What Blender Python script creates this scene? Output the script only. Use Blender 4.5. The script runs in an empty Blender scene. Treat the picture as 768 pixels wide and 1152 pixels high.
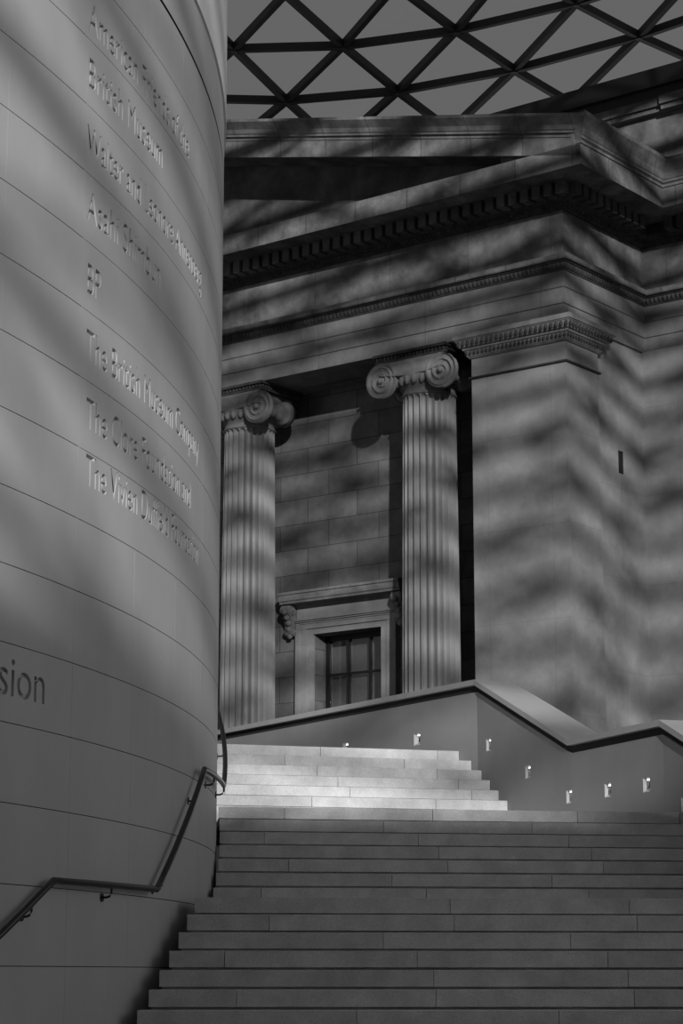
import bpy, bmesh, math, random
from mathutils import Vector, Matrix
random.seed(4)
sc = bpy.context.scene
COL = sc.collection
R_ = math.radians
PI = math.pi

# ------------------------------------------------------------------ camera
EYE = 1.6
cd = bpy.data.cameras.new('camera'); cam = bpy.data.objects.new('camera', cd); COL.objects.link(cam)
cam.location = (0, 0, EYE); cam.rotation_euler = (R_(90 + 11.8), 0, 0)
cd.sensor_fit = 'VERTICAL'; cd.sensor_height = 36; cd.sensor_width = 24
cd.lens = 2485 / 1152 * 36; cd.clip_end = 500; cd.clip_start = .1
sc.camera = cam
# ------------------------------------------------------------------ sky, sun, exposure
w = bpy.data.worlds.new('sky'); sc.world = w; w.use_nodes = True
bg = w.node_tree.nodes['Background']; bg.inputs[0].default_value = (1, 1, 1, 1); bg.inputs[1].default_value = .50
SUN_AZ, SUN_EL = R_(-8), R_(14)
sl = bpy.data.lights.new('sun', 'SUN'); so = bpy.data.objects.new('sun', sl); COL.objects.link(so)
sl.energy = 12.5; sl.angle = R_(.9)
d_ = Vector((math.sin(SUN_AZ) * math.cos(SUN_EL), math.cos(SUN_AZ) * math.cos(SUN_EL), -math.sin(SUN_EL)))
so.rotation_euler = d_.to_track_quat('-Z', 'Y').to_euler(); so.location = (6, -40, 40)
sc.view_settings.view_transform = 'Standard'; sc.view_settings.look = 'None'
sc.view_settings.gamma = 1; sc.view_settings.use_curve_mapping = False
sc.view_settings.exposure = 0

# ------------------------------------------------------------------ materials
def nodes(name):
    m = bpy.data.materials.new(name); m.use_nodes = True
    return m, m.node_tree.nodes, m.node_tree.links, m.node_tree.nodes['Principled BSDF']
def grey(v): return (v, v, v, 1)
def stone(name, col, var=.25, rough=.8, brick=None, mcol=.4, msize=.008, stain=0., bump=.3, nscale=3., bvar=.1, island=0., grain=0., off=(0, 0), stretch=(1, 1, 1)):
    m, N, L, b = nodes(name)
    b.inputs['Roughness'].default_value = rough; b.inputs['Specular IOR Level'].default_value = .25
    tc = N.new('ShaderNodeTexCoord'); mp = N.new('ShaderNodeMapping'); mp.inputs['Scale'].default_value = stretch
    L.new(tc.outputs['Object'], mp.inputs[0])
    def noise(sc_, det, rough_=.6):
        n = N.new('ShaderNodeTexNoise'); n.inputs['Scale'].default_value = sc_; n.inputs['Detail'].default_value = det
        n.inputs['Roughness'].default_value = rough_; L.new(mp.outputs[0], n.inputs['Vector']); return n.outputs[0]
    def rng(src, a, c, lo, hi):
        r = N.new('ShaderNodeMapRange'); r.inputs[1].default_value = a; r.inputs[2].default_value = c
        r.inputs[3].default_value = lo; r.inputs[4].default_value = hi; L.new(src, r.inputs[0]); return r.outputs[0]
    def mul(a, c):
        q = N.new('ShaderNodeMath'); q.operation = 'MULTIPLY'
        for i, s in enumerate((a, c)):
            if isinstance(s, (int, float)): q.inputs[i].default_value = s
            else: L.new(s, q.inputs[i])
        return q.outputs[0]
    f = rng(noise(nscale, 5), .3, .7, 1 - var, 1 + var * .5)
    if stain:
        f = mul(f, rng(noise(nscale * .45, 8, .7), .42, .62, 1 - stain, 1))
    if grain:
        f = mul(f, rng(noise(nscale * 25, 3, .7), .35, .65, 1 - grain, 1 + grain))
    if island:
        g = N.new('ShaderNodeNewGeometry'); f = mul(f, rng(g.outputs['Random Per Island'], 0, 1, 1 - island, 1 + island))
    h = noise(nscale * 8, 4)
    if brick:
        mu = N.new('ShaderNodeMapping'); mu.inputs['Location'].default_value = (off[0], off[1], 0); L.new(tc.outputs['UV'], mu.inputs[0])
        bt = N.new('ShaderNodeTexBrick'); L.new(mu.outputs[0], bt.inputs['Vector'])
        bt.offset = brick[2]; bt.inputs['Scale'].default_value = 1; bt.inputs['Brick Width'].default_value = brick[0]
        bt.inputs['Row Height'].default_value = brick[1]; bt.inputs['Mortar Size'].default_value = msize
        bt.inputs['Mortar Smooth'].default_value = .3; bt.inputs['Bias'].default_value = 0
        bt.inputs['Color1'].default_value = grey(1 - bvar); bt.inputs['Color2'].default_value = grey(1 + bvar * .5); bt.inputs['Mortar'].default_value = grey(mcol)
        f = mul(f, bt.outputs['Color'])
    f = mul(f, col)
    cc = N.new('ShaderNodeCombineColor')
    for i in range(3): L.new(f, cc.inputs[i])
    L.new(cc.outputs[0], b.inputs['Base Color'])
    bp = N.new('ShaderNodeBump'); bp.inputs['Strength'].default_value = bump; bp.inputs['Distance'].default_value = .01
    L.new(h, bp.inputs['Height']); L.new(bp.outputs[0], b.inputs['Normal'])
    return m
def plain(name, v, rough=.5, metal=0., emit=0.):
    m, N, L, b = nodes(name)
    b.inputs['Roughness'].default_value = rough; b.inputs['Metallic'].default_value = metal
    tc = N.new('ShaderNodeTexCoord'); n = N.new('ShaderNodeTexNoise'); n.inputs['Scale'].default_value = 14; L.new(tc.outputs['Object'], n.inputs['Vector'])
    r = N.new('ShaderNodeMapRange'); r.inputs[3].default_value = v * .85; r.inputs[4].default_value = v * 1.15; L.new(n.outputs[0], r.inputs[0])
    cc = N.new('ShaderNodeCombineColor')
    for i in range(3): L.new(r.outputs[0], cc.inputs[i])
    L.new(cc.outputs[0], b.inputs['Base Color'])
    if emit: b.inputs['Emission Color'].default_value = (1, 1, 1, 1); b.inputs['Emission Strength'].default_value = emit
    return m
M = {}
M['drum'] = stone('pale_limestone_ashlar', .5, var=.09, rough=.5, nscale=1.2, bump=.12, stretch=(1, 1, .5))
M['drum_line'] = plain('dark_joint', .03, .9)
M['drum_top'] = stone('lit_tone_upper_stone', .8, var=.08, rough=.6, nscale=1.2)  # paler tone puts the stronger light on the upper wall into the colour
M['step'] = stone('grey_stair_stone', .6, var=.2, rough=.75, island=.13, grain=.16, nscale=4)
M['parapet'] = stone('smooth_parapet_stone', .36, var=.08, rough=.7, nscale=1.5, bump=.1)
M['coping'] = stone('honed_coping_stone', .52, var=.08, rough=.5, nscale=2)
M['shadow_gap'] = plain('recessed_shade_band', .03, .9)  # near-black colour stands in for the shade under the coping
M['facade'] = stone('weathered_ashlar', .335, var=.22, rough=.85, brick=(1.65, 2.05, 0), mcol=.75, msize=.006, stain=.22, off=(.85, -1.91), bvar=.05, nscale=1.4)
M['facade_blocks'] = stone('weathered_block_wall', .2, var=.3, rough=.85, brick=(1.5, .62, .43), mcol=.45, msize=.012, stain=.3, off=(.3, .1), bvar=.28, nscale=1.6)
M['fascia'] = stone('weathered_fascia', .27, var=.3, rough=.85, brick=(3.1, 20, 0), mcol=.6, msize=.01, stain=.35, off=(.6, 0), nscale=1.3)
M['frieze'] = stone('stained_frieze_attic_shade', .23, var=.4, rough=.85, brick=(2.2, 20, 0), mcol=.6, msize=.01, stain=.55, off=(.3, 0), nscale=1.5)
M['tympanum'] = stone('shade_dark_tympanum', .14, var=.4, rough=.9, stain=.5, nscale=1.4)  # dark base paints in the shade below the raking cornice
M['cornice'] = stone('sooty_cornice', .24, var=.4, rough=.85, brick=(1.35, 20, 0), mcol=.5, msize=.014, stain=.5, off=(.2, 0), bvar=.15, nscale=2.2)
M['dark_mould'] = stone('shade_dark_moulding', .06, var=.5, rough=.9, nscale=5)  # near-black, with the shade under the cornice put into the colour
M['shaft'] = stone('fluted_shaft_stone', .33, var=.18, rough=.8, stain=.22, nscale=1.6, stretch=(1, 1, .45))
M['capital'] = stone('carved_capital_stone', .26, var=.3, rough=.8, stain=.3, nscale=3)
M['steel'] = plain('dark_grey_steel', .035, .5, .3)
M['rail'] = plain('dark_bronze_rail', .05, .28, .9)
M['black'] = plain('black_void', .006, .9)
M['podium'] = stone('dark_podium_stone', .08, var=.15)
M['floor'] = stone('court_paving', .09, var=.15, brick=(1.2, 1.2, 0), nscale=2)
M['court'] = stone('unseen_court_wall', .2, var=.15, brick=(1.6, .8, .5), nscale=1)
M['window_frame'] = plain('dark_window_paint', .012, .4)
M['blind'] = plain('pale_blind', .35, .9)
M['light_housing'] = plain('pale_light_housing', .6, .5, 0)
M['lamp'] = plain('lamp_strip', .9, .5, 0, 3)
def glass(name, tint, gl):
    m = bpy.data.materials.new(name); m.use_nodes = True; N = m.node_tree.nodes; L = m.node_tree.links; N.clear()
    o = N.new('ShaderNodeOutputMaterial'); t = N.new('ShaderNodeBsdfTransparent'); t.inputs[0].default_value = grey(tint)
    g = N.new('ShaderNodeBsdfGlossy'); g.inputs[0].default_value = grey(.8); g.inputs[1].default_value = .08
    mx = N.new('ShaderNodeMixShader'); mx.inputs[0].default_value = gl
    L.new(t.outputs[0], mx.inputs[1]); L.new(g.outputs[0], mx.inputs[2]); L.new(mx.outputs[0], o.inputs[0]); return m
M['glass'] = glass('roof_glass', .265, .03)
M['window_glass'] = glass('window_glass', .6, .18)

# ------------------------------------------------------------------ mesh helpers
class MB:
    def __init__(s): s.v = []; s.f = []; s.uv = {}; s.m = []; s.sm = []
    def quad(s, pts, uv=None, mi=0, smooth=False):
        i = len(s.v); s.v += [tuple(p) for p in pts]; s.f.append(tuple(range(i, i + len(pts))))
        if uv: s.uv[len(s.f) - 1] = uv
        s.m.append(mi); s.sm.append(smooth)
    def grid(s, rows, closed=False, uvs=None, mi=0, smooth=True, flip=False):
        """rows: list of equal-length point lists, shared vertices"""
        n = len(rows[0]); base = len(s.v)
        for r in rows: s.v += [tuple(p) for p in r]
        for i in range(len(rows) - 1):
            for j in range(n if closed else n - 1):
                k = (j + 1) % n
                q = (base + i * n + j, base + i * n + k, base + (i + 1) * n + k, base + (i + 1) * n + j)
                idx = [(i, j), (i, k), (i + 1, k), (i + 1, j)]
                if flip: q = q[::-1]; idx = idx[::-1]
                s.f.append(q); s.m.append(mi); s.sm.append(smooth)
                if uvs: s.uv[len(s.f) - 1] = [uvs(a, c) for a, c in idx]
    def poly(s, idx, mi=0): s.f.append(tuple(idx)); s.m.append(mi); s.sm.append(False)
    def box(s, x0, x1, y0, y1, z0, z1, mi=0, bev=0):
        i = len(s.v)
        s.v += [(x, y, z) for z in (z0, z1) for y in (y0, y1) for x in (x0, x1)]
        for q in ((0, 2, 3, 1), (4, 5, 7, 6), (0, 1, 5, 4), (2, 6, 7, 3), (0, 4, 6, 2), (1, 3, 7, 5)):
            s.f.append(tuple(i + a for a in q)); s.m.append(mi); s.sm.append(False)
    def prism(s, poly, axis, a0, a1, mi=0):
        """poly of 2D points; axis 'x': points (y,z) swept in x; 'y': (x,z) swept in y; 'z': (x,y)"""
        i = len(s.v); n = len(poly)
        for a in (a0, a1):
            for p, q in poly:
                s.v.append((a, p, q) if axis == 'x' else (p, a, q) if axis == 'y' else (p, q, a))
        for k in range(n):
            j = (k + 1) % n; s.f.append((i + k, i + j, i + n + j, i + n + k)); s.m.append(mi); s.sm.append(False)
        s.f.append(tuple(i + k for k in range(n))[::-1]); s.f.append(tuple(i + n + k for k in range(n))); s.m += [mi, mi]; s.sm += [False, False]
    def lathe(s, prof, c=(0, 0), n=32, axis='z', mi=0, smooth=True):
        rows = []
        for r, h in prof:
            row = []
            for k in range(n):
                a = 2 * PI * k / n; p, q = c[0] + r * math.cos(a), c[1] + r * math.sin(a)
                row.append((p, q, h) if axis == 'z' else (p, h, q))
            rows.append(row)
        s.grid(rows, closed=True, mi=mi, smooth=smooth)
        b = len(s.v) - len(rows) * n
        s.poly([b + k for k in range(n)][::-1], mi); s.poly([len(s.v) - n + k for k in range(n)], mi)
    def ball(s, c, r, n=8, sc_=(1, 1, 1), mi=0):
        rows = []
        for i in range(n // 2 + 1):
            a = PI * i / (n // 2); rows.append([(c[0] + sc_[0] * r * math.sin(a) * math.cos(2 * PI * k / n), c[1] + sc_[1] * r * math.sin(a) * math.sin(2 * PI * k / n), c[2] + sc_[2] * r * math.cos(a)) for k in range(n)])
        s.grid(rows, closed=True, mi=mi)
    def tube(s, pts, r, n=10, mi=0):
        pts = [Vector(p) for p in pts]; rows = []
        for i, p in enumerate(pts):
            d = (pts[min(i + 1, len(pts) - 1)] - pts[max(i - 1, 0)]).normalized()
            if 0 < i < len(pts) - 1:
                a = (p - pts[i - 1]).normalized(); c = (pts[i + 1] - p).normalized(); k = 1 / max(.5, math.cos(a.angle(c) / 2))
            else: k = 1
            up = Vector((0, 0, 1)) if abs(d.z) < .95 else Vector((1, 0, 0))
            e1 = d.cross(up).normalized(); e2 = e1.cross(d)
            rows.append([p + e1 * math.cos(2 * PI * j / n) * r + e2 * math.sin(2 * PI * j / n) * r * k for j in range(n)])
        s.grid(rows, closed=True, mi=mi, flip=True)
        b = len(s.v) - len(rows) * n
        s.poly([b + k for k in range(n)], mi); s.poly([len(s.v) - n + k for k in range(n)][::-1], mi)
    def bar(s, a, b, wd, ht, mi=0):
        a, b = Vector(a), Vector(b); d = (b - a).normalized(); e = d.cross(Vector((0, 0, 1))).normalized() * wd / 2; u = e.cross(d).normalized() * ht / 2
        i = len(s.v)
        for p in (a, b): s.v += [tuple(p + e + u), tuple(p - e + u), tuple(p - e - u), tuple(p + e - u)]
        for k in range(4):
            j = (k + 1) % 4; s.f.append((i + k, i + j, i + 4 + j, i + 4 + k)); s.m.append(mi); s.sm.append(False)
        s.f += [(i, i + 3, i + 2, i + 1), (i + 4, i + 5, i + 6, i + 7)]; s.m += [mi, mi]; s.sm += [False, False]
    def build(s, name, mats, parent=None, loc=(0, 0, 0), rotz=0, bevel=0, fixn=True, weld=False):
        me = bpy.data.meshes.new(name); me.from_pydata([tuple(p) for p in s.v], [], s.f)
        if not isinstance(mats, (list, tuple)): mats = [mats]
        for m in mats: me.materials.append(m)
        uvl = me.uv_layers.new(name='UVMap').data
        for p in me.polygons:
            p.material_index = s.m[p.index]; p.use_smooth = s.sm[p.index]
            cu = s.uv.get(p.index); n = p.normal
            for k, li in enumerate(p.loop_indices):
                co = me.vertices[me.loops[li].vertex_index].co
                if cu: uvl[li].uv = cu[k]
                elif abs(n.z) > .8: uvl[li].uv = (co.x, co.y)
                elif abs(n.x) > abs(n.y): uvl[li].uv = (co.y, co.z)
                else: uvl[li].uv = (co.x, co.z)
        if fixn:
            bm = bmesh.new(); bm.from_mesh(me)
            if weld: bmesh.ops.remove_doubles(bm, verts=bm.verts, dist=1e-5)
            bmesh.ops.recalc_face_normals(bm, faces=bm.faces); bm.to_mesh(me); bm.free()
        o = bpy.data.objects.new(name, me); COL.objects.link(o); o.location = loc; o.rotation_euler = (0, 0, rotz)
        if parent: o.parent = parent
        if bevel:
            b = o.modifiers.new('bevel', 'BEVEL'); b.width = bevel; b.segments = 2; b.limit_method = 'ANGLE'
        return o
def tag(o, label=None, cat=None, group=None, kind=None):
    if label: o['label'] = label
    if cat: o['category'] = cat
    if group: o['group'] = group
    if kind: o['kind'] = kind
    return o
def empty(name, loc=(0, 0, 0), rotz=0):
    o = bpy.data.objects.new(name, None); COL.objects.link(o); o.location = loc; o.rotation_euler = (0, 0, rotz); o.empty_display_size = .2; return o

# ------------------------------------------------------------------ ground
FZ = .048
g = MB(); g.box(-45, 30, -26, 75, -.3, FZ); tag(g.build('floor', M['floor']), kind='structure')

# ------------------------------------------------------------------ drum wall on the left
DC = (-20.83, 22.43); DR = 19.54
def dp(s, z, off=0.):
    a = s / DR; r = DR + off
    return (DC[0] + r * math.cos(a), DC[1] + r * math.sin(a), z)
JH = .574; J0 = 3.95                               # course height, a joint level
joints = [J0 + JH * k for k in range(-7, 12)]
vj = [-5.56 + 1.365 * k for k in range(-9, 12)]
D0, DT = -.008, .008
drum = MB()
def dpatch(s0, s1, z0, z1, off=0., mi=0, step=.25):
    n = max(1, int(math.ceil((s1 - s0) / step)))
    ss = [s0 + (s1 - s0) * i / n for i in range(n + 1)]
    drum.grid([[dp(a, z0, off) for a in ss], [dp(a, z1, off) for a in ss]], mi=mi, smooth=True, uvs=lambda i, j: (ss[j], (z0, z1)[i]))
GAP, VG = .006, .003
text_rows = {}      # joint index -> text courses replaced by engraved plates
T0, T1 = vj[9], vj[9] + 1.365 * 3
lines = [(2, 5.40, 'The Vivien Duffield Foundation', -5.39, -1.72), (3, 5.86, 'The Clore Foundation and', -5.41, -2.2),
         (4, 6.42, 'The British Museum Company', -5.44, -1.79), (5, 6.97, 'BP', -5.45, -5.16), (6, 7.58, 'Asahi Shimbun', -5.49, -3.57),
         (7, 8.13, 'Walter and Leonore Annenberg', -5.53, -1.76), (8, 8.71, 'British Museum', -5.52, -3.57), (9, 9.19, 'American Friends of the', -5.57, -2.53)]
base_off = -.02
S_LO, S_HI = -17.9, 17.3
def course_segments(k):
    z0 = J0 + JH * k; z1 = z0 + JH
    if k in [l[0] for l in lines]: return [(S_LO, vj[9]), (T1, S_HI)], z0, z1
    if k == -1: return [(S_LO, vj[8]), (vj[9], S_HI)], z0, z1
    return [(S_LO, S_HI)], z0, z1
for k in range(-7, 11):
    segs, z0, z1 = course_segments(k)
    z0 = max(z0, FZ)
    for a, b in segs:
        xs = sorted([v for v in vj if a < v < b] + [a, b])
        for p, q in zip(xs, xs[1:]):
            p2 = p + VG / 2; q2 = q - VG / 2
            dpatch(p2, q2, z0, z1 - GAP)
            # small returns give the joints real edges
            n = max(1, int((q2 - p2) / .25)); ss = [p2 + (q2 - p2) * i / n for i in range(n + 1)]
            drum.grid([[dp(c, z1 - GAP, 0) for c in ss], [dp(c, z1 - GAP, -.04) for c in ss]], smooth=False, mi=1)
            drum.grid([[dp(c, z0, -.04) for c in ss], [dp(c, z0, 0) for c in ss]], smooth=False, mi=1)
            for c in (p2, q2): drum.quad([dp(c, z0, 0), dp(c, z1 - GAP, 0), dp(c, z1 - GAP, -.02), dp(c, z0, -.02)])
dpatch(S_LO, S_HI, FZ, J0 + JH * 11, -.04, mi=1, step=.2)
ztop = J0 + JH * 11 + .03
dpatch(S_LO, S_HI, J0 + JH * 11 + .03, 10.9, 0)
dpatch(S_LO, S_HI, J0 + JH * 11, 11, -.05, mi=1)
o_drum = drum.build('wall_left', [M['drum'], M['drum_line']], fixn=False)
tag(o_drum, kind='structure')
up = MB(); drum = up
dpatch(S_LO, S_HI, 10.9, 13.3, .02); dpatch(S_LO, S_HI, 13.31, 29, .02)
n = 60; ss = [S_LO + (S_HI - S_LO) * i / n for i in range(n + 1)]
up.grid([[dp(a, 10.9, -.05) for a in ss], [dp(a, 10.9, .02) for a in ss]], smooth=False)
tag(up.build('wall_left_upper', M['drum_top'], fixn=False), kind='structure')

def engraved(body, s0, s1, z0, z1, ts0, ts1, base, cap=None, xh=None):
    """plate in the wall face with the letters cut out of it"""
    fc = bpy.data.curves.new('t', 'FONT'); fc.body = body; fc.size = 1
    fo = bpy.data.objects.new('t', fc); COL.objects.link(fo)
    bpy.context.view_layer.update()
    dg = bpy.context.evaluated_depsgraph_get()
    cu = fo.evaluated_get(dg).to_curve(dg).copy()
    loops = []
    for sp in cu.splines:
        P = [(p.co.xy.copy(), p.handle_left.xy.copy(), p.handle_right.xy.copy()) for p in sp.bezier_points]; out = []
        for i, (c, hl, hr) in enumerate(P):
            c2, hl2, _ = P[(i + 1) % len(P)]
            straight = abs((hr - c).cross((c2 - c))) < 1e-4 and abs((hl2 - c2).cross((c2 - c))) < 1e-4
            n = 1 if straight else 5
            for k in range(n):
                t_ = k / n; out.append(c * (1 - t_) ** 3 + hr * 3 * t_ * (1 - t_) ** 2 + hl2 * 3 * t_ * t_ * (1 - t_) + c2 * t_ ** 3)
        loops.append(out)
    xs = [p.x for l in loops for p in l]; x0, x1 = min(xs), max(xs)
    ky = cap / .682 if cap else xh / .47
    kx = (ts1 - ts0) / (x1 - x0)
    cu = bpy.data.curves.new('c', 'CURVE')
    for l in loops:
        sp = cu.splines.new('POLY'); sp.points.add(len(l) - 1); sp.use_cyclic_u = True
        for q, p in zip(sp.points, l): q.co = (ts0 + (p.x - x0) * kx, base + p.y * ky, 0, 1)
    sp = cu.splines.new('POLY'); sp.points.add(3)
    for i, (a, c) in enumerate(((s0, z0), (s1, z0), (s1, z1), (s0, z1))): sp.points[i].co = (a, c, 0, 1)
    sp.use_cyclic_u = True
    cu.dimensions = '2D'; cu.fill_mode = 'BOTH'; cu.extrude = .016; cu.bevel_depth = 0
    co = bpy.data.objects.new('c', cu); COL.objects.link(co)
    bpy.context.view_layer.update(); dg = bpy.context.evaluated_depsgraph_get()
    me = bpy.data.meshes.new_from_object(co.evaluated_get(dg))
    bm = bmesh.new(); bm.from_mesh(me)
    x = s0 + .2
    while x < s1:
        bmesh.ops.bisect_plane(bm, geom=bm.verts[:] + bm.edges[:] + bm.faces[:], plane_co=(x, 0, 0), plane_no=(1, 0, 0)); x += .2
    uv = bm.loops.layers.uv.new('UVMap')
    for f in bm.faces:
        for l in f.loops: l[uv].uv = (l.vert.co.x, l.vert.co.y)
    for v in bm.verts: v.co = dp(v.co.x, v.co.y, v.co.z - .016)
    bm.to_mesh(me); bm.free()
    COL.objects.unlink(fo); COL.objects.unlink(co); bpy.data.objects.remove(fo); bpy.data.objects.remove(co)
    me.materials.clear(); me.materials.append(M['drum'])
    return me
plates = []
for k, base, body, a, b in lines:
    z0 = J0 + JH * k
    plates.append(engraved(body, vj[9] - .06 + VG if k == 9 else vj[9] - .0, T1 - VG / 2, z0, z0 + JH - GAP, a + (.02 if k == 9 else 0), b, base, cap=.25))
plates.append(engraved('sion', vj[8], vj[9] - VG / 2, J0 - JH, J0 - GAP, -6.80, -6.06, 3.57, xh=.2))
bmj = bmesh.new(); bmj.from_mesh(o_drum.data)
for me in plates: bmj.from_mesh(me)
bmj.to_mesh(o_drum.data); bmj.free()
# backing of the engraved letters: pale stone a centimetre behind the face
bk = MB(); drum = bk
for k, *_ in lines:
    z0 = J0 + JH * k; dpatch(vj[9], T1, z0 + .002, z0 + JH - GAP - .002, -.0315)
dpatch(vj[8], vj[9], J0 - JH + .002, J0 - GAP - .002, -.0315)
ob = bk.build('wall_left_engraving_bed', M['drum'], fixn=False); tag(ob, kind='structure')

# ------------------------------------------------------------------ handrail following the drum
rl = tag(empty('handrail', dp(-5.8, FZ, .12)), 'dark metal handrail fixed along the curved pale wall, stepping up with the stairs', 'handrail')
def rel(p, o): return tuple(a - b for a, b in zip(p, o.location))
OFF = .085
kn = [(-9.5, .9), (-8.55, 1.0), (-6.0, 2.27), (-3.66, 2.29), (-1.72, 3.47), (.35, 3.49), (3.1, 4.62), (6.5, 4.62)]
def rail_z(s):
    for (a, za), (b, zb) in zip(kn, kn[1:]):
        if a <= s <= b: return za + (zb - za) * (s - a) / (b - a)
pts = []
for (a, za), (b, zb) in zip(kn, kn[1:]):
    n = max(2, int((b - a) / .18))
    for i in range(n): pts.append((a + (b - a) * i / n, za + (zb - za) * i / n))
pts.append(kn[-1])
t = MB(); t.tube([rel(dp(a, z, OFF), rl) for a, z in pts], .026, 12); t.build('rail', M['rail'], rl)
for s_ in (-7.9, -6.35, -4.85, -3.5, -2.1, -1.0, .35, 1.6, 2.7):
    z = rail_z(s_); t = MB()
    ar = [dp(s_, z - .02, OFF), dp(s_, z - .06, OFF), dp(s_, z - .085, OFF - .015), dp(s_, z - .095, OFF - .04), dp(s_, z - .095, .0)]
    t.tube([rel(p, rl) for p in ar], .009, 8)
    bkt = t.build('bracket', M['rail'], rl)
    t = MB(); t.tube([rel(dp(s_, z - .095, .012), rl), rel(dp(s_, z - .095, .001), rl)], .034, 16); t.build('wall_plate', M['rail'], bkt)

# ------------------------------------------------------------------ staircase
S = .158
W = [(-9, 48.5), (-6, 43.5), (1.87, 30.4), (2.85, 27.5), (3.68, 25.3), (4.5, 22.6), (5.1, 20.), (5.75, 17.7), (6.2, 15.6), (6.4, 14.2)]
WT = [5.58, 5.58, 5.58, 4.45, 4.45, 3.35, 3.35, 2.25, 2.25, 1.45]
def wall_hit(y0, m):
    """x where the line y=y0+m*x meets the inner wall face"""
    for (ax, ay), (bx, by) in zip(W, W[1:]):
        f0 = ay - y0 - m * ax; f1 = by - y0 - m * bx
        if (f0 >= 0) != (f1 >= 0):
            t_ = f0 / (f0 - f1); return ax + (bx - ax) * t_
    return 6.4
steps = []          # (y at x=0, slope, top z)
Y_L = [18.08, 18.38, 18.68, 18.98, 19.3, 19.62, 19.95]
for i in range(7): steps.append((15.6 + i * .30, 0., FZ + S * (i + 1)))
z = FZ + 7 * S
for i, y in enumerate(Y_L): z += S; steps.append((y, .02 + .013 * i, z))
for i in range(7): z += S; steps.append((21.95 + .385 * i, .12 + .01 * i, z))
for i in range(8): z += S; steps.append((28.25 + .29 * i, .25 + .008 * i, z))
st = tag(empty('staircase', (1.5, 15.6, FZ)), 'wide pale stone staircase rising in three flights beside the curved wall', 'staircase')
def drum_x(y): return DC[0] + math.sqrt(DR * DR - (y - DC[1]) ** 2)
for i, (y0, m_, zt) in enumerate(steps):
    ynext = steps[i + 1][0] if i + 1 < len(steps) else y0 + 5
    depth = ynext - y0 + .1
    xl = drum_x(y0) + (.15 if i < 14 else .045)
    if i >= 21: xl = drum_x(y0 + m_ * -2) + .06
    xr = wall_hit(y0, m_) - .004
    b = MB(); 
    def add(xa, xb, ya, yb, za, zb, xa2=None, xb2=None):
        xa2 = xa if xa2 is None else xa2; xb2 = xb if xb2 is None else xb2
        k = len(b.v)
        for zz in (za, zb):
            for (x, y) in ((xa, y0 + m_ * xa + ya), (xb, y0 + m_ * xb + ya), (xb2, y0 + m_ * xb2 + yb), (xa2, y0 + m_ * xa2 + yb)):
                b.v.append((x - 1.5, y - 15.6, zz - FZ))
        for q in ((3, 2, 1, 0), (4, 5, 6, 7), (0, 1, 5, 4), (1, 2, 6, 5), (2, 3, 7, 6), (3, 0, 4, 7)):
            b.f.append(tuple(k + c for c in q)); b.m.append(0); b.sm.append(False)
    L_ = 1.62; x = xl; first = [.95, 1.62, .62, 1.25][i % 4] * (1.4 if i % 2 else .75)
    gap = .021 if i < 14 else (.034 if i < 21 else .026)
    cuts = [xl]; q = xl + first
    while q < xr - .3: cuts.append(q); q += L_
    cuts.append(xr)
    for a, c in zip(cuts, cuts[1:]):
        dl = depth
        back = min(dl, .62)
        xr2 = c
        if c == xr:        # follow the wall plan at the back corner
            xr2 = wall_hit(y0 + back, m_) - .006
            if xr2 > c: xr2 = c
            c = c
        if i == len(steps) - 1 or depth > 1: back = min(depth, .62)
        add(a + .002, c - .002, 0, back, zt - S + gap, zt, a + .002, xr2 - .002)
    # recessed body under the nosing and the landing behind it
    xrb = wall_hit(y0 + depth + .02, m_) - .01; xlb = xl
    ya, yb = (.05, min(.6, depth))
    xe = min(xr, wall_hit(y0 + yb, m_)) - .01
    add(xl + .02, xe, ya, yb, max(FZ, zt - 2.2 * S), zt - S + gap - .001)
    if depth > 1:
        # landing slab behind the nosing course, a strip at a time so that it follows both walls
        n = 8
        for k in range(n):
            u0 = .622 + (depth - .622) * k / n; u1 = .622 + (depth - .622) * (k + 1) / n - .004
            xa = max(drum_x(y0 + u0 + m_ * xl) if abs(y0 + u0 - DC[1]) < DR else xl, drum_x(y0 + u1) if abs(y0 + u1 - DC[1]) < DR else xl) + (.13 if i < 14 else .06)
            xc = min(wall_hit(y0 + u0, m_), wall_hit(y0 + u1, m_)) - .01
            add(xa, xc, u0, u1, zt - .15, zt)
    b.build('step', M['step'], st, bevel=.004)

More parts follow.
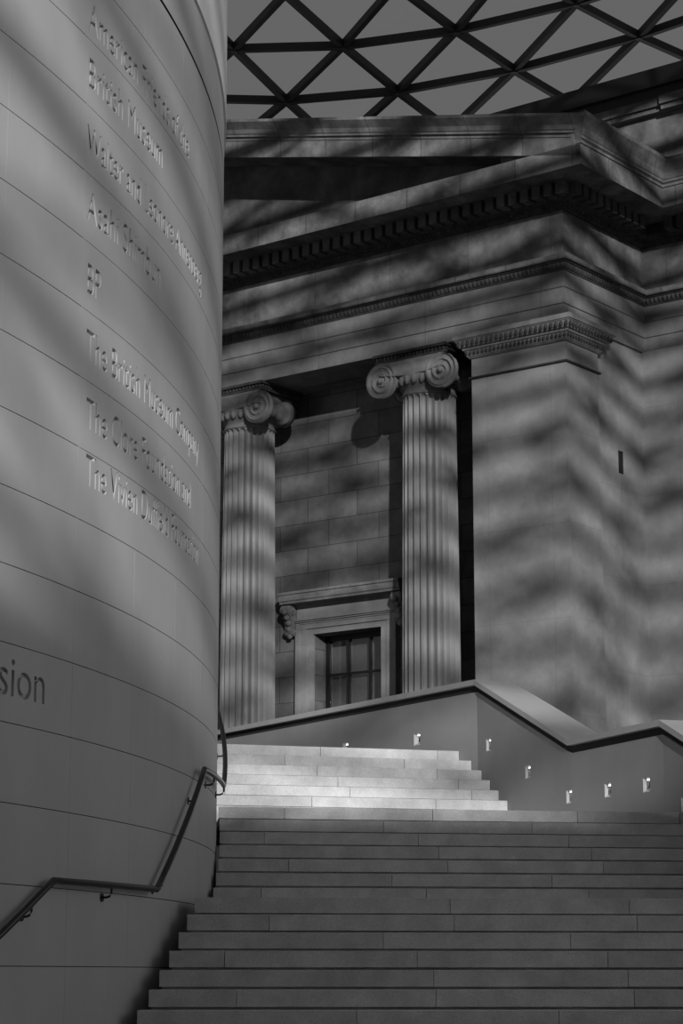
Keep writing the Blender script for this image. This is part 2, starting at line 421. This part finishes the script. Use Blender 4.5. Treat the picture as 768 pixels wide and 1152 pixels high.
# ------------------------------------------------------------------ parapet beside the stairs
def off_poly(pts, e):
    """offset an open polyline sideways (positive = left of travel direction)"""
    out = []; n = len(pts)
    for i in range(n):
        def nrm(a, b):
            d = Vector((b[0] - a[0], b[1] - a[1])).normalized(); return Vector((-d.y, d.x))
        if i == 0: v = nrm(pts[0], pts[1])
        elif i == n - 1: v = nrm(pts[-2], pts[-1])
        else:
            a, c = nrm(pts[i - 1], pts[i]), nrm(pts[i], pts[i + 1]); v = (a + c).normalized(); v = v / max(.3, v.dot(a))
        out.append((pts[i][0] + v.x * e, pts[i][1] + v.y * e))
    return out
def band(mb, e0, e1, za, zb, mi=0):
    """solid band along W between offsets e0,e1 from depth za to zb below the coping top; za None = ground"""
    A, B = off_poly(W, e0), off_poly(W, e1)
    lens = [0]
    for p, q in zip(W, W[1:]): lens.append(lens[-1] + math.hypot(q[0] - p[0], q[1] - p[1]))
    cum = lambda i: lens[i]
    lo = [0 if za is None else t_ + za for t_ in WT]; hi = [t_ + zb for t_ in WT]
    lo = [max(l, 0) for l in lo]
    R = [[(*A[i], lo[i]) for i in range(len(W))], [(*A[i], hi[i]) for i in range(len(W))], [(*B[i], hi[i]) for i in range(len(W))], [(*B[i], lo[i]) for i in range(len(W))]]
    for r, q in ((0, 1), (1, 2), (2, 3), (3, 0)):
        rows = [R[r], R[q]]
        mb.grid(rows, smooth=False, mi=mi, uvs=lambda a, c: (cum(c), rows[a][c][2]))
    for i in (0, len(W) - 1): mb.quad([R[k][i] for k in range(4)], mi=mi)
# W runs towards the camera; its left side is the far (east) side, its right side faces the stairs
pw = MB(); band(pw, 0, .34, None, -.17)
o_par = pw.build('wall_right', M['parapet'], weld=True); tag(o_par, kind='structure')
pc = tag(empty('parapet_coping', (W[2][0], W[2][1], 5.3)), 'honed stone coping capping the parapet wall that climbs beside the stairs', 'coping')
def relmb(mb, o): mb.v = [(p[0] - o.location[0], p[1] - o.location[1], p[2] - o.location[2]) for p in mb.v]
c1 = MB(); band(c1, -.05, .56, -.075, 0); relmb(c1, pc); c1.build('coping_slab', M['coping'], pc)
c2 = MB(); band(c2, .03, .42, -.169, -.0755); relmb(c2, pc); tag(c2.build('shadow_gap_band', M['shadow_gap'], pc), 'recessed band under the coping slab, coloured dark as its shade')

# step lights let into the parapet
LP = [(1, .77), (1, .90), (2, .13), (2, .56), (2, .975), (3, .41), (3, .82), (4, .18)]
LZ = [4.93, 4.89, 4.64, 4.16, 3.75, 3.75, 3.74, 3.45]
names = ['half hidden behind the top step', 'second from the left, above the top flight', 'above the right end of the top step',
         'under the sloping coping beside the top flight', 'beneath the low bend of the coping', 'first right of the coping bend', 'second right of the coping bend', 'cut by the right edge of the photo']
cut = MB(); LW, LH, LD = .082, .085, .07
cutters = []
for (i, t_), z, nm in zip(LP, LZ, names):
    a, b = W[i], W[i + 1]; x = a[0] + (b[0] - a[0]) * t_; y = a[1] + (b[1] - a[1]) * t_
    d = Vector((b[0] - a[0], b[1] - a[1])).normalized(); rz = math.atan2(d.y, d.x)
    # local frame: x along wall (towards camera), y to the left = into the wall
    mt = Matrix.Translation((x, y, z)) @ Matrix.Rotation(rz, 4, 'Z')
    k = len(cut.v); c_ = MB(); c_.box(-LW, LW, -.05, LD, -LH, LH)
    cut.v += [tuple(mt @ Vector(p)) for p in c_.v]; cut.f += [tuple(k + q for q in f) for f in c_.f]; cut.m += c_.m; cut.sm += c_.sm
    L = tag(empty('step_light', (x, y, z), rz), 'small square recessed step light in the parapet, ' + nm, 'light', 'step lights along the parapet')
    h = MB(); e = .0015
    o4 = [(-LW + e, 0, -LH + e), (LW - e, 0, -LH + e), (LW - e, 0, LH - e), (-LW + e, 0, LH - e)]
    # splayed funnel narrowing to an off-centre window
    i4 = [(-.024, LD - .025, -.034), (.034, LD - .025, -.034), (.030, LD - .02, .034), (-.018, LD - .02, .034)]
    for k in range(4): h.quad([o4[k], o4[(k + 1) % 4], i4[(k + 1) % 4], i4[k]])
    h.build('housing', M['light_housing'], L)
    h = MB(); h.quad([(p[0], p[1] - .001, p[2]) for p in i4]); tag(h.build('aperture', M['black'], L), 'black square opening')
    h = MB(); h.box(-.0, .05, .010, .03, .050, .062); h.build('lamp', M['lamp'], L)
co = cut.build('cut', M['black'])
mod = o_par.modifiers.new('b', 'BOOLEAN'); mod.object = co; mod.operation = 'DIFFERENCE'; mod.solver = 'EXACT'
bpy.context.view_layer.update(); dg = bpy.context.evaluated_depsgraph_get()
nm_ = bpy.data.meshes.new_from_object(o_par.evaluated_get(dg)); o_par.modifiers.clear(); o_par.data = nm_
bpy.data.objects.remove(co)

# ------------------------------------------------------------------ portico front: local frame x right, y into the building
K = (4.8366, 46., 0.); KR = math.atan2(-.6105, .792)
kc, ks = math.cos(KR), math.sin(KR)
def kw(x, y, z=0): return (K[0] + x * kc - y * ks, K[1] + x * ks + y * kc, z)
def fr(name, x=0, y=0, z=0): return empty(name, kw(x, y, z), KR)
def fbuild(mb, name, mats, **k): return mb.build(name, mats, loc=K, rotz=KR, **k)
PZ = 5.0
b = MB(); b.box(-18, .3, -.9, 9, FZ, PZ); tag(fbuild(b, 'trim_podium', M['podium']), kind='structure')
AX = -2.45
# portico back wall with window opening
OX0, OX1, OZ0, OZ1 = -8.22, -6.20, 5.35, 9.54
b = MB(); V = 1.7
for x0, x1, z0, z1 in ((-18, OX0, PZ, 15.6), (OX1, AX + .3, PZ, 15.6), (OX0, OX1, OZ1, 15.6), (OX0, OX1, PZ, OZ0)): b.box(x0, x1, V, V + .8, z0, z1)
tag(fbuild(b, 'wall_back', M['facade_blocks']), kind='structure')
# wall between pilaster and the right wing, with a slit opening
b = MB()
for y0, y1, z0, z1 in ((1.345, 2.33, PZ, 15.53), (2.56, 3.6, PZ, 15.53), (2.33, 2.56, 13.02, 15.53), (2.33, 2.56, PZ, 12.5)): b.box(-1.3, -.12, y0, y1, z0, z1)
b.box(-1.3, -.135, 2.33, 2.56, 12.5, 13.02, mi=1)
tag(fbuild(b, 'wall_side', [M['facade'], M['black']]), kind='structure')
b = MB(); b.box(-1.3, 14, 3.48, 4.6, FZ, 15.53); tag(fbuild(b, 'wall_wing', M['facade']), kind='structure')

def sweep(mb, path, prof, mi=0):
    """closed profile of (outward offset, z) swept along a plan path with mitred corners; outward = right of travel"""
    rows = []
    for e, z in prof: rows.append([(p[0], p[1], z) for p in off_poly(path, -e)])
    lens = [0]
    for p, q in zip(path, path[1:]): lens.append(lens[-1] + math.hypot(q[0] - p[0], q[1] - p[1]))
    L0 = path[0][0]
    rows.append(rows[0])
    for a in range(len(prof)):
        rr = [rows[a], rows[a + 1]]
        for j in range(len(path) - 1):
            mb.quad([rr[0][j], rr[0][j + 1], rr[1][j + 1], rr[1][j]], uv=[(L0 + lens[j], rr[0][j][2]), (L0 + lens[j + 1], rr[0][j + 1][2]), (L0 + lens[j + 1], rr[1][j + 1][2]), (L0 + lens[j], rr[1][j][2])], mi=mi)
    for j in (0, len(path) - 1): mb.quad([r[j] for r in rows[:-1]], mi=mi)
ENT = [(-18, 0), (0, 0), (0, 3.48), (12, 3.48)]
def eggs(mb, path, e, z0, z1, pitch, mi=0, skip_end=0):
    """row of egg shapes along the path"""
    pp = off_poly(path, -e)
    for a, c in zip(pp, pp[1:]):
        L = math.hypot(c[0] - a[0], c[1] - a[1]); n = int(L / pitch)
        dx, dy = (c[0] - a[0]) / L, (c[1] - a[1]) / L
        for k in range(n):
            t_ = (k + .5) * L / n; x, y = a[0] + dx * t_, a[1] + dy * t_
            if x < -12 or x > 5: continue
            mb.ball((x, y, (z0 + z1) / 2), (z1 - z0) / 2, 6, (pitch * .36 / ((z1 - z0) / 2) if abs(dx) > .5 else .6, pitch * .36 / ((z1 - z0) / 2) if abs(dy) > .5 else .6, 1), mi=mi)

ent = tag(fr('entablature', 0, 0, 15.53), 'weathered stone entablature with dentils, wrapping the projecting portico corner above columns and pilaster', 'entablature')
def eb(mb, name, mat, par=ent, **k):
    mb.v = [(p[0], p[1], p[2] - 15.53) for p in mb.v]; return mb.build(name, mat, par, **k)
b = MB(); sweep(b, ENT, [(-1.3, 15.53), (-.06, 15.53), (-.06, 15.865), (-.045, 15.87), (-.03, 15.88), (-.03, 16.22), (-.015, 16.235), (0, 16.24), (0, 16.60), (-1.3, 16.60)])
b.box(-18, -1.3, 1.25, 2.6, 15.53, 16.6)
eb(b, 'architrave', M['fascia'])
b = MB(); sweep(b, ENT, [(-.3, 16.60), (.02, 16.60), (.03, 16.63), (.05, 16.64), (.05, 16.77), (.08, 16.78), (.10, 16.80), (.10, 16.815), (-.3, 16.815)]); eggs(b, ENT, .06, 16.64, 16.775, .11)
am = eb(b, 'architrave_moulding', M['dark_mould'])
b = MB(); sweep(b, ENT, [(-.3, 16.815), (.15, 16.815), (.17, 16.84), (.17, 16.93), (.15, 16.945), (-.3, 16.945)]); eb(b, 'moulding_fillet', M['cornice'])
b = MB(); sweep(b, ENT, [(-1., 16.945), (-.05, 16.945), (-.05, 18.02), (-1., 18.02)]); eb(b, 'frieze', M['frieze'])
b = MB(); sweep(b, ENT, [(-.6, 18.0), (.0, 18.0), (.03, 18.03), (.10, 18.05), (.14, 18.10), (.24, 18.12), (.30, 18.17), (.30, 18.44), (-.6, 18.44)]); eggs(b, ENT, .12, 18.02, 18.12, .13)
eb(b, 'bed_moulding', M['dark_mould'])  # shade below the corona is in this dark tone
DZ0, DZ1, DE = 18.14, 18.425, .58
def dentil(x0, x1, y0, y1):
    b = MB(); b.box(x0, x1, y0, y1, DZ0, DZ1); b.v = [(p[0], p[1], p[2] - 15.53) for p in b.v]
    return b.build('dentil', M['tympanum'], ent)  # dark tympanum tone paints in the shade between and on the dentils
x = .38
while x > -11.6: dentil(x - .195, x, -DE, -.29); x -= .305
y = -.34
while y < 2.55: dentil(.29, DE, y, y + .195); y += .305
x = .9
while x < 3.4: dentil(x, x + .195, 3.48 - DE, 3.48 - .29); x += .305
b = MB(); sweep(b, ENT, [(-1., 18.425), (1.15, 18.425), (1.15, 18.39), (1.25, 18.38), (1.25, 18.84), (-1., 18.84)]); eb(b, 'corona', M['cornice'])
SID = [(0, -1.25), (0, 3.48), (12, 3.48)]
CY = [(-1., 18.84), (1.28, 18.84), (1.28, 18.90), (1.33, 18.93), (1.33, 18.97), (1.36, 19.0), (1.40, 19.12), (1.50, 19.27), (1.55, 19.33), (1.55, 19.42), (1.50, 19.44), (-1., 19.44)]
b = MB(); sweep(b, [(0, -.9), (0, 3.48), (12, 3.48)], CY)
b.v = [(x, -x if x > 0 and abs(y + .9) < 1e-4 else y, z) for x, y, z in b.v]      # mitre against the raking moulding
eb(b, 'cyma_moulding', M['cornice'])
b = MB(); b.box(-1.2, .8, 0.2, 4, 18.85, 19.3); b.box(.81, 12, 2.7, 6, 18.85, 19.3); eb(b, 'roof_bed', M['cornice'])

# pediment
ped = tag(fr('pediment', -6, 0, 18.84), 'shallow stone pediment whose raking cornice climbs to the left under the glass roof', 'pediment')
def pb(mb, name, mat, **k):
    mb.v = [(p[0] + 6, p[1], p[2] - 18.84) for p in mb.v]; return mb.build(name, mat, ped, **k)
SL = .2288
def rz_(x, z0): return z0 - SL * x         # height at local x for a line that is z0 at x=0
def rake(prof, name, mat, xa, xb):
    b = MB(); n = len(prof)
    for k in range(n):
        (e, z), (e2, z2) = prof[k], prof[(k + 1) % n]
        pts = [(xa, -e, rz_(xa, z)), (xb(e), -e, rz_(xb(e), z)), (xb(e2), -e2, rz_(xb(e2), z2)), (xa, -e2, rz_(xa, z2))]
        b.quad(pts, uv=[(p[0], z) for p in pts[:2]] + [(p[0], z2) for p in pts[2:]])
    b.quad([(xa, -e, rz_(xa, z)) for e, z in prof]); b.quad([(xb(e), -e, rz_(xb(e), z)) for e, z in prof])
    return pb(b, name, mat)
rake([(-1, 18.98), (1.15, 18.98), (1.15, 18.85), (1.25, 18.845), (1.25, 19.25), (-1, 19.25)], 'raking_corona', M['cornice'], -19, lambda e: min(1.24, e - .01) if e > 0 else .9)
rake([(-1, 19.255), (1.27, 19.255), (1.27, 19.32), (1.33, 19.34), (1.33, 19.38), (1.36, 19.41), (1.40, 19.50), (1.5, 19.60), (1.55, 19.65), (1.55, 19.715), (1.5, 19.73), (-1, 19.73)], 'raking_cyma', M['cornice'], -19, lambda e: e if e > 0 else .9)
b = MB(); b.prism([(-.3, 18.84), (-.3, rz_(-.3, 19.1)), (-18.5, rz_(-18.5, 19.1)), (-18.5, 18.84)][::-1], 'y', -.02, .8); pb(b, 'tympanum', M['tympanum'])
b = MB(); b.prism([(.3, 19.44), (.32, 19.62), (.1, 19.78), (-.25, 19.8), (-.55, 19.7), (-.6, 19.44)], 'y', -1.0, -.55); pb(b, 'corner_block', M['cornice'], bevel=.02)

# pilaster
pil = tag(fr('pilaster', -1.2, .6, PZ), 'broad square stone pilaster with egg-and-dart capital at the corner of the portico', 'pilaster')
def lb(mb, name, mat, par=pil, ox=-1.2, oy=.6, **k):
    mb.v = [(p[0] - ox, p[1] - oy, p[2] - PZ) for p in mb.v]; return mb.build(name, mat, par, **k)
b = MB(); b.box(AX, 0, 0, 1.34, PZ, 14.53); lb(b, 'shaft', M['facade'])
PP = [(AX, 1.3), (AX, 0), (0, 0), (0, 1.34), (-.12, 1.34)]
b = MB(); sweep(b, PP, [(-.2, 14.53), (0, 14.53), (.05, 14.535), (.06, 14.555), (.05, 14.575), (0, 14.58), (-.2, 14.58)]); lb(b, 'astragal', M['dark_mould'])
b = MB(); b.box(AX, 0, 0, 1.34, 14.58, 15.0); lb(b, 'necking', M['facade'])
b = MB(); sweep(b, PP, [(-.2, 15.0), (.03, 15.0), (.06, 15.03), (.08, 15.05), (.11, 15.17), (.14, 15.18), (.15, 15.20), (.15, 15.22), (.20, 15.24), (.26, 15.38), (.28, 15.385), (.28, 15.40), (.31, 15.41), (.31, 15.52), (-.2, 15.52)])
eggs(b, PP, .115, 15.06, 15.17, .105, mi=1); eggs(b, PP, .25, 15.24, 15.385, .125, mi=1); lb(b, 'capital', [M['capital'], M['dark_mould']])

# ionic columns
def flute_ring(r, z, ztop, zbot, n=24, m=8):
    row = []
    for k in range(n):
        for j in range(m):
            a = 2 * PI * (k + j / m) / n; x = (j / m) * 2 - 1; x = x / .86
            if abs(x) >= 1: dep = 0
            else:
                s_ = math.sqrt(1 - x * x); arch = ztop - .06 * (1 - s_); lim = max(0, min(1, (arch - z) / .05, (z - zbot) / .05))
                dep = .11 * s_ * math.sqrt(lim)
            row.append(((r - dep) * math.cos(a), (r - dep) * math.sin(a), z))
    return row
def volute(mb, cx, cz, yf, yb, R, hand, rel_=.05):
    nt, nr = 72, 22; rows = []
    for i in range(nr + 1):
        r = R * i / nr; row = []
        for j in range(nt):
            a = 2 * PI * j / nt
            ph = (r / R * 2.75 + hand * a / (2 * PI)) % 1.0
            q = min(ph, 1 - ph)
            h = 0.0 if r > R * .97 else rel_ * max(0, min(1, (q - .07) / .16)) 
            if r < R * .2: h = 0 if r < R * .14 else rel_
            row.append((cx + r * math.cos(a), yf + h, cz + r * math.sin(a)))
        rows.append(row)
    rows.append([(cx + R * math.cos(2 * PI * j / nt), yb, cz + R * math.sin(2 * PI * j / nt)) for j in range(nt)])
    mb.grid(rows, closed=True)
    mb.ball((cx, yf, cz), R * .17, 12)
def column(x, y, label, zt=14.93):
    c = tag(fr('ionic_column', x, y, PZ), label, 'column', 'ionic columns of the portico')
    H = 9.55     # top of shaft above PZ
    b = MB(); rows = []
    zs = [.62, .65, .7, .8] + [1 + k * .9 for k in range(10)] + [9.2, 9.35] + [9.38 + .01 * k for k in range(13)]
    for z in zs:
        t_ = (z - .6) / 8.9; r = .665 - .055 * max(0, t_) ** 1.6
        rows.append(flute_ring(r, z, 9.5, .63))
    b.grid(rows, closed=True, smooth=False); n = 192; b.poly([k for k in range(n)][::-1]); b.poly([len(b.v) - n + k for k in range(n)])
    b.lathe([(.72, .58), (.70, .60), (.675, .62), (.665, .66)], n=48)
    b.build('shaft', M['shaft'], c)
    b = MB(); b.box(-.9, .9, -.9, .9, 0, .16); b.lathe([(.86, .16), (.91, .22), (.91, .28), (.86, .34), (.76, .37), (.74, .42), (.77, .46), (.80, .5), (.80, .54), (.74, .58), (.6, .58)], n=48); b.build('base', M['shaft'], c)
    # capital
    b = MB(); VZ = 14.91 - PZ; HX = .84; VR = .405; F = -.76; RB = .34
    b.lathe([(.60, 9.5), (.63, 9.52), (.645, 9.545), (.63, 9.57), (.61, 9.58), (.61, 9.66), (.66, 9.7), (.72, 9.8), (.76, 9.93), (.76, 10.02), (.6, 10.02)], n=48)
    for k in range(24):
        a = 2 * PI * (k + .5) / 24; b.ball((.735 * math.cos(a), .735 * math.sin(a), 9.83), .1, 8, (.75, .75, 1.15))
    cap = b.build('capital', M['capital'], c)
    for sx in (-1, 1):
        b = MB(); volute(b, sx * HX, VZ, F, F + .14, VR, sx * 1, .06)
        b.build('volute', M['capital'], cap)
        b = MB(); volute(b, sx * HX, VZ, RB, RB - .12, VR * .8, sx * 1, -.05); b.build('volute', M['capital'], cap)
        b = MB(); pr = []
        for k in range(17):
            t_ = -1 + k / 8; pr.append((.15 + .15 * abs(t_) ** 2.2 + (.018 if k % 4 == 0 else 0), -.21 + t_ * .44))
        b.lathe(pr, (sx * HX, VZ), 32, axis='y'); b.build('bolster', M['capital'], cap)
    # channel linking the scrolls, front and back
    for sg in (1, -1):
        rows = []; n = 24; m_ = 8
        for i in range(m_ + 1):
            row = []; q = i / m_
            for k in range(n + 1):
                t_ = -1 + 2 * k / n; x_ = t_ * (HX + .04)
                top = VZ + VR; bot = VZ + .13 - .10 * (1 - t_ * t_)
                z_ = top + (bot - top) * q
                h = 0 if q in (0, 1) or i == 1 else .04 * math.sin(PI * q)
                row.append((x_, sg * (F + .01 + h), z_))
            rows.append(row)
        back = [[(p[0], sg * (F + .14), p[2]) for p in rows[0]]]
        b = MB(); b.grid(back + rows + [[(p[0], sg * (F + .14), p[2]) for p in rows[-1]]], smooth=True)
        b.box(-HX, HX, min(sg * (F + .13), sg * .3), max(sg * (F + .13), sg * .3), VZ + .16, VZ + VR - .005)
        b.build('scroll_band', M['capital'], cap)
    b = MB(); SQ = [(-1.0, .78), (-1.0, -.78), (1.0, -.78), (1.0, .78), (-.99, .78)]
    b.box(-.98, .98, -.76, .76, VZ + VR, VZ + VR + .05); b.box(-1.02, 1.02, -.8, .8, 10.46, 10.525); b.box(-.95, .95, -.72, .72, VZ + VR + .05, 10.46)
    for k in range(19):
        for sy in (-1, 1): b.ball((-.93 + k * .1033, sy * .75, 10.41), .045, 6, (.9, .7, 1.1))
    for k in range(14):
        for sx in (-1, 1): b.ball((sx * .97, -.68 + k * .1046, 10.41), .045, 6, (.7, .9, 1.1))
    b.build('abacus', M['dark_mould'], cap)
    return c
column(-4.14, .75, 'fluted ionic column with both scrolls in view, standing nearest the square pilaster')
column(-9.51, .75, 'fluted ionic column partly hidden behind the curved pale wall')

# window with moulded surround and hood between the columns
ws = tag(fr('window_surround', -7.21, V, OZ0), 'moulded stone window surround with a bracketed hood between the two columns', 'window surround')
def sb(mb, name, mat, par=ws, **k):
    mb.v = [(p[0] + 7.21, p[1] - V, p[2] - OZ0) for p in mb.v]; return mb.build(name, mat, par, **k)
b = MB()
JX = [(OX0, OX1)]
for x0, x1, yy in ((-8.70, -8.60, V - .16), (-8.60, -8.40, V - .11), (-8.40, OX0, V - .07), (OX1, -6.02, V - .07), (-6.02, -5.82, V - .11), (-5.82, -5.72, V - .16)):
    b.box(x0, x1, yy, V - .001, OZ0, 9.54)
b.box(-8.40, -6.02, V - .07, V - .001, 9.54, 9.68); b.box(-8.60, -5.82, V - .11, V - .001, 9.68, 9.80); 
for q, (z0, z1) in enumerate(((9.80, 9.83), (9.845, 9.87), (9.885, 9.92))): b.box(-8.70, -5.72, V - .13 - .02 * q, V - .001, z0, z1)
b.box(-8.70, -8.60, V - .13, V - .001, 9.54, 9.8); b.box(-5.82, -5.72, V - .13, V - .001, 9.54, 9.8)
b.box(-8.60, -8.40, V - .10, V - .001, 9.54, 9.68); b.box(-6.02, -5.82, V - .10, V - .001, 9.54, 9.68)
sb(b, 'frame_moulding', M['facade'])
b = MB(); b.box(-8.7, -5.72, V - .09, V - .001, 9.92, 10.26); sb(b, 'frieze_panel', M['facade'])
HP = [(V - .001, 10.20), (V - .12, 10.2), (V - .16, 10.28), (V - .40, 10.285), (V - .40, 10.33), (V - .43, 10.36), (V - .44, 10.50), (V - .47, 10.50), (V - .47, 10.56), (V - .001, 10.60)]
b = MB(); b.prism(HP, 'x', -9.0, -5.42); sb(b, 'hood', M['capital'])
for cx in (-8.86, -5.56):
    # S-shaped scroll bracket, profile in (y,z)
    pr = [(0, 10.26), (-.36, 10.26), (-.39, 10.18), (-.37, 10.08), (-.29, 9.99), (-.22, 9.88), (-.19, 9.76), (-.22, 9.66), (-.2, 9.57), (-.12, 9.52), (-.04, 9.56), (0, 9.6)]
    b = MB(); b.prism([(V - .001 + p, q) for p, q in pr], 'x', cx - .13, cx + .13); br = sb(b, 'scroll_bracket', M['capital'], bevel=.015)
    b = MB()
    for sx in (-1, 1):
        for (yy, zz, rr) in ((V - .26, 10.14, .11), (V - .12, 9.64, .085)):
            rows = []
            for (r_, h_) in ((rr, 0), (rr, .03), (rr * .75, .03), (rr * .7, .01), (rr * .45, .01), (rr * .4, .04), (.001, .045)):
                rows.append([(cx + sx * (.13 + h_), yy + r_ * math.cos(2 * PI * k / 24), zz + r_ * math.sin(2 * PI * k / 24)) for k in range(24)])
            b.grid(rows, closed=True)
    for k in range(5): b.ball((cx, V - .02 - [.37, .27, .2, .19, .14][k], [10.1, 9.98, 9.85, 9.7, 9.54][k]), .075, 8, (1.1, .8, 1))
    sb(b, 'leaf_carving', M['capital'], br)
wf = fr('window_1', -7.21, V + .5, OZ0); wf['kind'] = 'structure'
def wb(mb, name, mat, par=wf, **k):
    mb.v = [(p[0] + 7.21, p[1] - V - .5, p[2] - OZ0) for p in mb.v]; return mb.build(name, mat, par, **k)
b = MB(); y0 = V + .42; y1 = V + .5
b.box(OX0, OX0 + .12, y0, y1, OZ0, OZ1); b.box(OX1 - .1, OX1, y0, y1, OZ0, OZ1); b.box(OX0, OX1, y0, y1, OZ1 - .12, OZ1); b.box(OX0, OX1, y0, y1, OZ0, OZ0 + .1)
for xm in (-7.53, -6.90): b.box(xm - .03, xm + .03, y0 + .01, y1, OZ0, OZ1)
for zm in (8.60, 7.5, 6.4): b.box(OX0, OX1, y0 + .015, y1, zm - .025, zm + .025)
wb(b, 'window_frame', M['window_frame'])
b = MB(); b.quad([(OX0, y1 - .02, OZ0), (OX1, y1 - .02, OZ0), (OX1, y1 - .02, OZ1), (OX0, y1 - .02, OZ1)]); wb(b, 'pane', M['window_glass'])
b = MB(); b.box(OX0, OX1, y1 + .12, y1 + .14, OZ0, OZ1); wb(b, 'blind', M['blind'])

# upper attic wall behind the right wing and the roof edge beam
at = tag(fr('wall_attic', -2, 6.2, 18.9), kind='structure')
b = MB(); b.box(-16, 14, 0, 1.2, 0, 3.5); b.v = [(p[0] + 2 - 2 + 2, p[1], p[2]) for p in b.v]; b.build('wall_face', M['frieze'], at)  # darker frieze stone puts the roof beam's shade into the wall colour
b = MB(); 
for x0, x1, e in ((-14, 1.25, .12), (1.25, 16, .22)):
    b.box(x0, x1, -.08 - e, .3, 3.5, 3.62); b.box(x0, x1, -.16 - e, .3, 3.62, 3.84)
b.build('coping_band', M['cornice'], at)

# ------------------------------------------------------------------ glass roof
def roof_z(Y): return 28 - .006 * (Y - 30) ** 2 if Y > 45 else (24 + .0043 * (Y - 20) ** 2 if Y > 20 else 24 - .0046 * (Y - 20) ** 2)
cxq = [-2.7355, 2.6586, 0.0262, 0.0355, 0.103, -0.0541]; cyq = [50.9474, 0.1401, 2.1061, -0.2314, -0.0247, -0.0254]
def node(r, q):
    f = (1, q, r, q * q, q * r, r * r); X = sum(a * b for a, b in zip(cxq, f)); Y = sum(a * b for a, b in zip(cyq, f)); return Vector((X, Y, roof_z(Y)))
grid = MB(); gl = MB(); hub = MB()
BW, BH = .145, .2
def tri_lattice(nodef, rows, qr, bw, bh, ring=None):
    N_ = {}
    for r in rows:
        for k in range(qr[0], qr[1]):
            N_[(r, k)] = nodef(r, k + (.5 if r % 2 == 0 else 0))
    for (r, k), p in N_.items():
        nb = [(r, k + 1)]
        nb += [(r + 1, k), (r + 1, k + 1)] if r % 2 == 0 else [(r + 1, k - 1), (r + 1, k)]
        for i, q in enumerate(nb):
            if q in N_: grid.bar(p, N_[q], *((bw, bh) if i or not ring else ring))
        a, c = (nb[1], nb[2])
        if a in N_ and c in N_: gl.quad([tuple(p + Vector((0, 0, .1))), tuple(N_[a] + Vector((0, 0, .1))), tuple(N_[c] + Vector((0, 0, .1)))])
        if nb[0] in N_ and c in N_: gl.quad([tuple(p + Vector((0, 0, .1))), tuple(N_[c] + Vector((0, 0, .1))), tuple(N_[nb[0]] + Vector((0, 0, .1)))])
    for p in N_.values(): grid.lathe([(bw * .8, p.z - bh * .55), (bw * .8, p.z + bh * .55)], (p.x, p.y), 8)
tri_lattice(node, range(-3, 5), (-4, 8), BW, BH)
Y0r = 43.8
BAYX, BAYY, TL = 5.0, 2.75, -.45
def gobo_node(r, q):
    X = -33 + q * BAYX; Y = Y0r - 7. - r * BAYY; return Vector((X, Y + TL * X, roof_z(Y)))
tri_lattice(gobo_node, range(-3, 26), (0, 14), .11, .16, (.41, .28))  # unseen near bays, skewed and thickened to throw streaks of sun
tag(grid.build('ceiling_steel_lattice', M['steel'], fixn=True), kind='structure')
tag(gl.build('ceiling_glazing', M['glass'], fixn=False), kind='structure')
b = MB(); b.box(-14, 16, 5.8, 6.4, 23.0, 23.47); b.box(-14, 16, 5.95, 6.3, 22.72, 23.0)
tag(fbuild(b, 'ceiling_edge_beam', M['steel']), kind='structure')
# unseen court wall behind the viewer, added and shaped to shade stairs and drum
b = MB(); b.prism([(-45, FZ), (30, FZ), (30, 16.6), (9, 15.9), (5.5, 15.7), (2.5, 14.3), (-45, 14.1)], 'y', -26, -25); tag(b.build('wall_front_blocker', M['court']), kind='structure')
b = MB(); b.box(19, 20, 33, 62, FZ, 24); tag(b.build('wall_far_right_blocker', M['court']), kind='structure')  # added out of view to cut ambient light on the portico
b = MB(); b.box(-44, -43, 20, 75, FZ, 20); tag(b.build('wall_far_left_blocker', M['court']), kind='structure')  # unseen behind the drum, added to hold down ambient light
